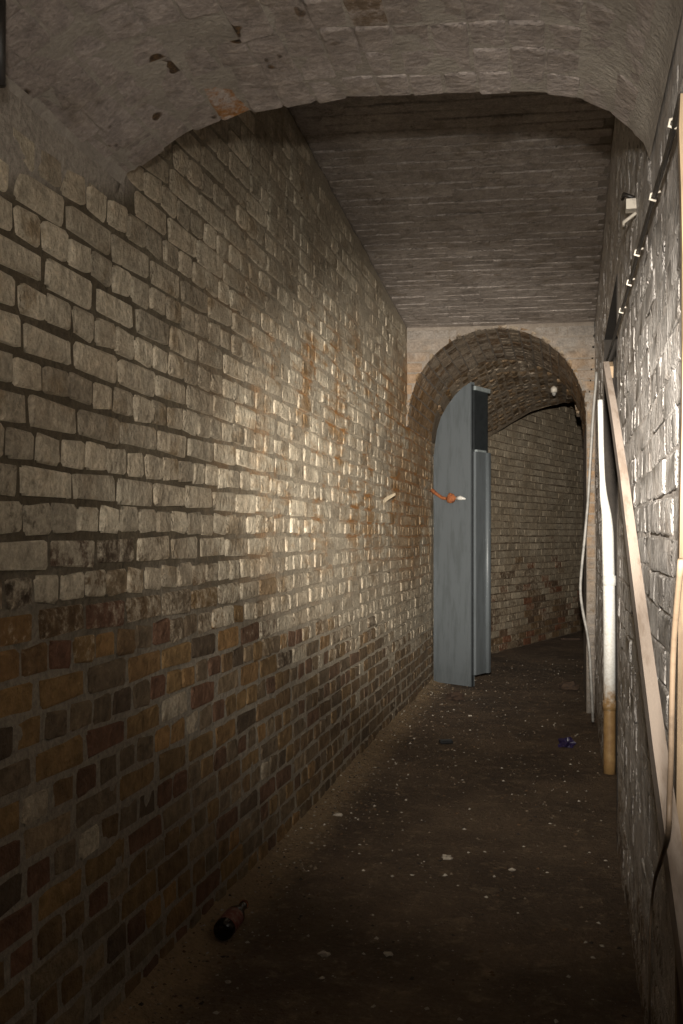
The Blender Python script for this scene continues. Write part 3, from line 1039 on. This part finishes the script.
new_obj('edge_tube', v, f, M['steel'], low, True)
pp = [loc(D2 - sd * 0.02 + so * 0.03 + Vector((0, 0, z))) for z in (0.10, zsplit)]
v, f = tube(pp, 0.014, 8)
new_obj('edge_tube', v, f, M['steel'], low, True)
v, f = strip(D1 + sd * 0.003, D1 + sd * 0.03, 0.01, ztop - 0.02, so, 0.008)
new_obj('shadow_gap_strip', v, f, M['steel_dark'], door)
# rusty bolt
def on_leaf(x, y, out=0.012):
    d = ray(x, y)
    t = (D0 - CAM).dot(back) / d.dot(back)
    return CAM + d * t - back * out
bolt_pts = [on_leaf(434, 490, 0.03), on_leaf(438, 494, .02), on_leaf(444, 498, .02), on_leaf(450, 499, .02), on_leaf(458, 498, .02)]
v, f = tube([loc(p) for p in bolt_pts], [0.018, 0.014, 0.014, 0.013, 0.013], 8)
bo = new_obj('rusty_bolt', v, f, M['rust'], door, True)
tag(bo, 'rusty orange door bolt')
c = on_leaf(453, 498.5, 0.03)
r_ = random.Random(3)
V, F = [], []
for i in range(7):
    th = math.pi * i / 6
    for k in range(10):
        ph = 2 * math.pi * k / 10
        rr_ = (0.040 + r_.uniform(-.008, .008))
        V.append(loc(c + wd * (rr_ * math.sin(th) * math.cos(ph)) + UP * (rr_ * 1.1 * math.sin(th) * math.sin(ph)) - back * (0.024 * math.cos(th))))
for i in range(6):
    for k in range(10):
        F.append((i * 10 + k, i * 10 + (k + 1) % 10, (i + 1) * 10 + (k + 1) % 10, (i + 1) * 10 + k))
new_obj('bolt_knob', V, F, M['rust'], bo, True)
v, f = tube([loc(on_leaf(458, 498.5, .02)), loc(on_leaf(462, 498, .02)), loc(on_leaf(466.5, 499, .012))], [0.013, 0.019, 0.006], 8)
new_obj('bolt_tip', v, f, M['bright_metal'], bo, True)

# ---- white pipe standing at the far side of the alcove
yp = ALC1 - 0.045
def at_y(x, y, Y):
    d = ray(x, y)
    return CAM + d * (Y / d.y)
pb = at_y(609.5, 770, yp); 
pts = [Vector((pb.x, yp, 0.0)), Vector((pb.x, yp, 0.5)), Vector((at_y(609.3, 640, yp).x, yp, 0.8)), at_y(608.3, 560, yp), at_y(607, 520, yp),
       at_y(603.5, 495, yp), at_y(602, 470, yp), at_y(601, 440, yp), at_y(600.3, 400, yp)]
root = empty('downpipe', (pb.x, yp, 0))
tag(root, 'white painted vertical pipe with a rusty foot beside the alcove', 'pipe')
o_ = Vector((pb.x, yp, 0))
sp = smoothpath([p - o_ for p in pts], 5)
rad = [0.030 if p.z < 1.22 else max(0.014, 0.030 - (p.z - 1.22) * 0.06) for p in sp]
v, f = tube(sp, rad, 14)
new_obj('pipe_body', v, f, M['pipe'], root, True)
for z in (0.32, 0.95):
    v, f = tube([Vector((sp[0].x, 0, z)), Vector((sp[0].x, 0, z + 0.05))], 0.0335, 14)
    new_obj('collar', v, f, M['pipe'], root, True)

# ---- grey conduit hanging off the far right wall
yc = 6.2
cpx = [(597, 372), (593.5, 410), (591, 450), (588, 500), (584.5, 540), (581.5, 570), (580.5, 592), (583, 612), (587, 632), (589.5, 652), (591, 680), (592, 700), (593, 722)]
pts = smoothpath([at_y(x, y, yc) for x, y in cpx], 5)
pts = [Vector((min(p.x, XR - 0.012), p.y, p.z)) for p in pts]
v, f = tube(pts, 0.0085, 8)
cg = new_obj('conduit', v, f, M['cable_grey'], None, True)
tag(cg, 'thin grey conduit bowing out from the right wall near the arch', 'conduit')

# ---- long lath leaning lengthways against the right wall
A = on_x(606, 368, XR - 0.055); B = on_x(668, 800, XR - 0.056)
dirl = (B - A).normalized()
foot = A + dirl * ((0.0 - A.z) / dirl.z)
print('lath', A, B, foot)
bt = empty('leaning_lath', (foot.x, foot.y, 0))
tag(bt, 'long grey-tan wooden lath leaning along the right wall', 'plank')
side = Vector((1, 0, 0)); wdir = dirl.cross(side).normalized()
pts = [A + (foot - A) * (i / 8) + side * 0.004 * math.sin(i * 1.1) - Vector((foot.x, foot.y, 0)) for i in range(9)]
pts[-1] = pts[-1] + (-dirl) * 0.015
v, f = prism_along(pts, wdir, 0.045, side, 0.019)
new_obj('lath_board', v, f, M['wood'], bt)
e = A - Vector((foot.x, foot.y, 0))
v, f = prism_along([e - dirl * 0.004 + side * 0.016, e + dirl * 0.06 + side * 0.016], wdir, 0.04, side, 0.012)
new_obj('end_block', v, f, M['wood_tan'], bt)

# ---- upright tan lath at the right edge
yq = 1.50
tpx = [(677.5, 97), (676, 130), (678, 190), (679.5, 260), (680, 340), (679, 420), (677, 520), (675.5, 600), (674.5, 700), (673.5, 790)]
pts = []
for x, y in tpx:
    p = at_y(x, y, yq)
    pts.append(Vector((min(p.x + 0.008, XR - 0.011), p.y, p.z)))
pts.append(Vector((pts[-1].x, yq, 0.0)))
ul = empty('upright_lath', (pts[-1].x, yq, 0))
tag(ul, 'upright weathered tan lath at the right edge of the view', 'plank')
v, f = prism_along([p - Vector((pts[-1].x, yq, 0)) for p in pts], (1, 0, 0), 0.010, (0, 1, 0), 0.022)
new_obj('lath_strip', v, f, M['wood_tan'], ul)

# ---- dark cable clipped to the right wall, dropping to the lath
kpx = [(681, 96), (668, 150), (654, 196), (638, 252), (630, 282), (622, 310), (613, 342), (607, 360)]
pts = [on_x(x, y, XR - 0.022) for x, y in kpx]
dk = empty('clipped_cable', pts[-1])
tag(dk, 'thin black cable running diagonally down the right wall on clips', 'cable')
v, f = tube([p - pts[-1] for p in smoothpath(pts, 4)], 0.0048, 8)
new_obj('cable_run', v, f, M['cable_dark'], dk, True)
for x, y in ((654, 196), (638, 252), (630, 282), (622, 310), (674, 122)):
    p = on_x(x, y, XR - 0.022) - pts[-1]
    v, f = tube([p + Vector((0.012, 0, 0.008)), p + Vector((-0.006, 0, 0.004)), p + Vector((-0.008, 0, -0.006)), p + Vector((0.004, 0, -0.01))], 0.0026, 6)
    new_obj('cable_clip', v, f, M['clip'], dk, True)

# ---- brown cable hanging beside the upright lath and trailing away low on the wall
kpx = [(681, 560), (674, 640), (672, 700), (671, 760), (669.5, 800), (668, 835), (662, 858), (655, 880), (652, 900), (650, 935)]
pts = smoothpath([on_x(x, y, 0.09) if y < 850 else on_x(x, y, 0.09 + 0.075 * min((y - 850) / 50, 1)) for x, y in kpx], 4)
pts.append(pts[-1] + Vector((0.0, 0.02, -max(pts[-1].z - 0.0, 0))))
v, f = tube(pts, 0.0026, 8)
bc = new_obj('hanging_cable', v, f, M['cable_brown'], None, True)
tag(bc, 'thin brown cable hanging low on the right wall beside the upright lath', 'cable')

# ---- small pale fittings
def lump(name, c, r, mat, seed, sq=(1, 1, 1), parent=None, jag=0.25, n=7, m=9):
    q = random.Random(seed)
    V, F = [], []
    off = [Vector((q.uniform(-1, 1), q.uniform(-1, 1), q.uniform(-1, 1))) for _ in range(3)]
    for i in range(n):
        th = math.pi * i / (n - 1)
        for k in range(m):
            ph = 2 * math.pi * k / m
            d = Vector((math.sin(th) * math.cos(ph), math.sin(th) * math.sin(ph), math.cos(th)))
            rr = r * (1 + jag * mnoise.noise(d * 1.6 + off[0] * 5) * 1.6)
            V.append(Vector(c) + Vector((d.x * sq[0], d.y * sq[1], d.z * sq[2])) * rr)
    for i in range(n - 1):
        for k in range(m):
            F.append((i * m + k, i * m + (k + 1) % m, (i + 1) * m + (k + 1) % m, (i + 1) * m + k)[::-1])
    return new_obj(name, V, F, mat, parent, False)

p = on_x(628, 206, XR - 0.02)
fx = empty('cable_bracket', p)
tag(fx, 'small white bracket fixed high on the right wall', 'bracket')
v, f = box(-0.006, 0.022, -0.02, 0.02, -0.014, 0.014); new_obj('bracket_block', v, f, M['clip'], fx)
v, f = tube([(0.02, 0.03, 0.03), (-0.01, 0.035, 0.045), (-0.012, 0.06, 0.04)], 0.006, 6); new_obj('bracket_hook', v, f, M['cable_dark'], fx, True)
v, f = tube([(0.02, -0.03, -0.03), (-0.012, -0.02, -0.05), (-0.01, 0.02, -0.055)], 0.005, 6); new_obj('bracket_hook', v, f, M['clip'], fx, True)

d = ray(554, 389); p = None
for i in range(200):
    q = CAM + d * (8.2 + i * 0.01)
    if q.z > v2h(q.x, q.y) - 0.03: p = q; break
if p is None: p = CAM + d * 9.5
fx2 = empty('vault_fitting', p)
tag(fx2, 'small pale round fitting under the dark vault inside the arch', 'lamp holder')
v, f = tube([(0, 0, 0.04), (0, 0, 0.012), (0, 0, 0.01), (0, 0, -0.03)], [0.018, 0.018, 0.03, 0.026], 12)
new_obj('fitting_cup', v, f, M['clip'], fx2, True)
v, f = tube([(0, 0, -0.03), (0, 0, -0.045), (0, 0, -0.06)], [0.02, 0.018, 0.008], 12)
new_obj('fitting_nose', v, f, M['cable_grey'], fx2, True)

# dark stub at the far left edge, under the vault
q0 = CAM + ray(0.5, 86) * 1.72
v, f = tube([q0, Vector((q0.x, q0.y, near_s(q0.x) + 0.02))], 0.0085, 10)
ds = new_obj('pipe_stub', v, f, M['cable_dark'], None, True)
tag(ds, 'dark pipe end hanging from the vault at the far left edge', 'pipe')

# curl of peeling paint on the left wall
p = on_x(384, 497, XL + 0.004)
V = []
for i in range(6):
    t = i / 5
    for k in (-1, 1):
        V.append(p + Vector((0.055 * t ** 1.4, 0.10 * t - 0.02 + 0.02 * k * (1 - t), 0.02 * k * (1 - 0.6 * t) + 0.05 * t - 0.03)))
F = [(2 * i, 2 * i + 1, 2 * i + 3, 2 * i + 2) for i in range(5)]
pc = new_obj('paint_curl', V, F, simple('grimy_flake', (0.34, 0.28, 0.19), 0.7), wl)
pc.modifiers.new('thickness', 'SOLIDIFY').thickness = 0.002

# ---- things lying on the floor
p = on_floor(568, 691); 
o = lump('brick_fragment', (p.x, p.y, 0.04), 0.062, M['rubble'], 4, (1.35, 0.8, 0.62), jag=0.35)
tag(o, 'broken brown brick lump on the floor near the right wall', 'brick fragment')
p = on_floor(456, 701)
o = lump('rubble_lump', (p.x, p.y, 0.032), 0.05, simple('dark_rubble', (0.05, 0.028, 0.016), 0.9, 0.4, 40, bump=.8), 9, (1.2, 0.9, 0.66), jag=0.5)
tag(o, 'jagged dark rubble lump on the floor in front of the steel door', 'rubble')
p = on_floor(446, 744)
bp = empty('plastic_case', (p.x, p.y, 0.004)); bp.rotation_euler = (0, 0, 0.35)
tag(bp, 'small flat black plastic case on the floor', 'case')
v, f = box(-0.038, 0.038, -0.022, 0.022, 0.0, 0.017); cb = new_obj('case_body', v, f, M['black_plastic'], bp)
md = cb.modifiers.new('round', 'BEVEL'); md.width = 0.005; md.segments = 2
v, f = box(-0.034, 0.034, -0.018, 0.018, 0.0172, 0.0195); new_obj('case_lid', v, f, M['black_plastic'], bp)
p = on_floor(567, 747)
o = lump('crumpled_wrapper', (p.x, p.y, 0.024), 0.034, M['purple'], 15, (1.15, 0.9, 0.72), jag=0.7, n=9, m=12)
tag(o, 'crumpled dark purple foil wrapper on the floor', 'wrapper')
p, p2 = on_floor(561, 640), on_floor(580, 640)
v, f = prism_along([(p.x, p.y, 0.014), (p2.x, p2.y, 0.014)], (0, 1, 0), 0.07, (0, 0, 1), 0.024)
o = new_obj('wood_offcut', v, f, M['rubble'])
tag(o, 'flat wooden offcut on the floor at the far bend', 'plank')
# bottle by the foot of the left wall
p, p2 = on_floor(222, 932, 0.04), on_floor(246, 902, 0.045)
p2 = p + (p2 - p).normalized() * 0.21
root = empty('glass_bottle', (p.x, p.y, 0))
tag(root, 'dark brown bottle with a faded red label lying against the left wall', 'bottle')
o_ = Vector((p.x, p.y, 0)); ax = (p2 - p).normalized(); q = p - o_
def along(t): return q + ax * t
v, f = tube([along(0), along(0.004), along(0.012), along(0.12), along(0.145), along(0.165), along(0.20), along(0.205)],
            [0.020, 0.028, 0.031, 0.031, 0.024, 0.014, 0.013, 0.014], 16)
new_obj('bottle_glass', v, f, M['bottle'], root, True)
v, f = tube([along(0.03), along(0.11)], 0.0316, 16, False)
new_obj('bottle_label', v, f, M['bottle_label'], root, True)
v, f = tube([along(0.203), along(0.215)], 0.0145, 12)
new_obj('bottle_cap', v, f, M['rust'], root, True)

# larger pale flakes fallen from the walls
flakes = [(324, 957, 0.026, 'pale chip lying alone in the middle of the near floor'),
          (388, 957, 0.02, 'pale round chip on the near floor, right of the long chip'),
          (338, 817, 0.028, 'flat pale flake beside the foot of the left wall'),
          (448, 860, 0.03, 'thin pale flake on the mid floor'),
          (512, 872, 0.018, 'small pale chip on the floor below the thin flake'),
          (470, 717, 0.02, 'tiny pale chip on the floor just before the steel door'),
          (228, 985, 0.014, 'small pale chip near the lower end of the left wall')]
for i, (x, y, s, lab) in enumerate(flakes):
    p = on_floor(x, y)
    o = lump('paint_flake', (p.x, p.y, 0.009), s, M['flake'], 60 + i, (0.7, 0.45, 0.28), jag=0.5, n=5, m=7)
    tag(o, lab, 'flake', 'pale flakes on the floor')

# crumbs nobody could count
rd = random.Random(77)
V, F, C = [], [], []
for i in range(9500):
    if rd.random() < 0.42:
        x = XL + abs(rd.gauss(0, 0.16)) + 0.01
    else:
        x = rd.uniform(XL, XR)
    y = 1.5 + 8.5 * rd.random() ** 1.2
    s = 0.0018 + 0.007 * rd.random() ** 4
    if x > XR - 0.01: continue
    z = floor_z(x, y)
    a = rd.uniform(0, 6.28)
    b = len(V)
    for k in range(4):
        an = a + k * 1.57 + rd.uniform(-.4, .4)
        rr_ = s * rd.uniform(0.6, 1.5)
        V.append((x + rr_ * math.cos(an), y + rr_ * math.sin(an), z + 0.001))
    V.append((x, y, z + s * rd.uniform(0.5, 1.1)))
    F += [(b, b + 1, b + 4), (b + 1, b + 2, b + 4), (b + 2, b + 3, b + 4), (b + 3, b, b + 4)]
    c = rd.choices([(0.45, 0.40, 0.32), (0.20, 0.15, 0.10), (0.12, 0.07, 0.035), (0.04, 0.03, 0.022)], [1.6, 3, 3, 1.5])[0]
    C += [(*c, 1)] * 5
t = NT('crumbs')
at = t.n('ShaderNodeAttribute', attribute_name='col')
mc = t.done(at.outputs['Color'], 0.85)
o = new_obj('crumbs', V, F, mc, fl, False, C)
tag(o, 'fine pale and brown crumbs scattered over the floor', kind='stuff')
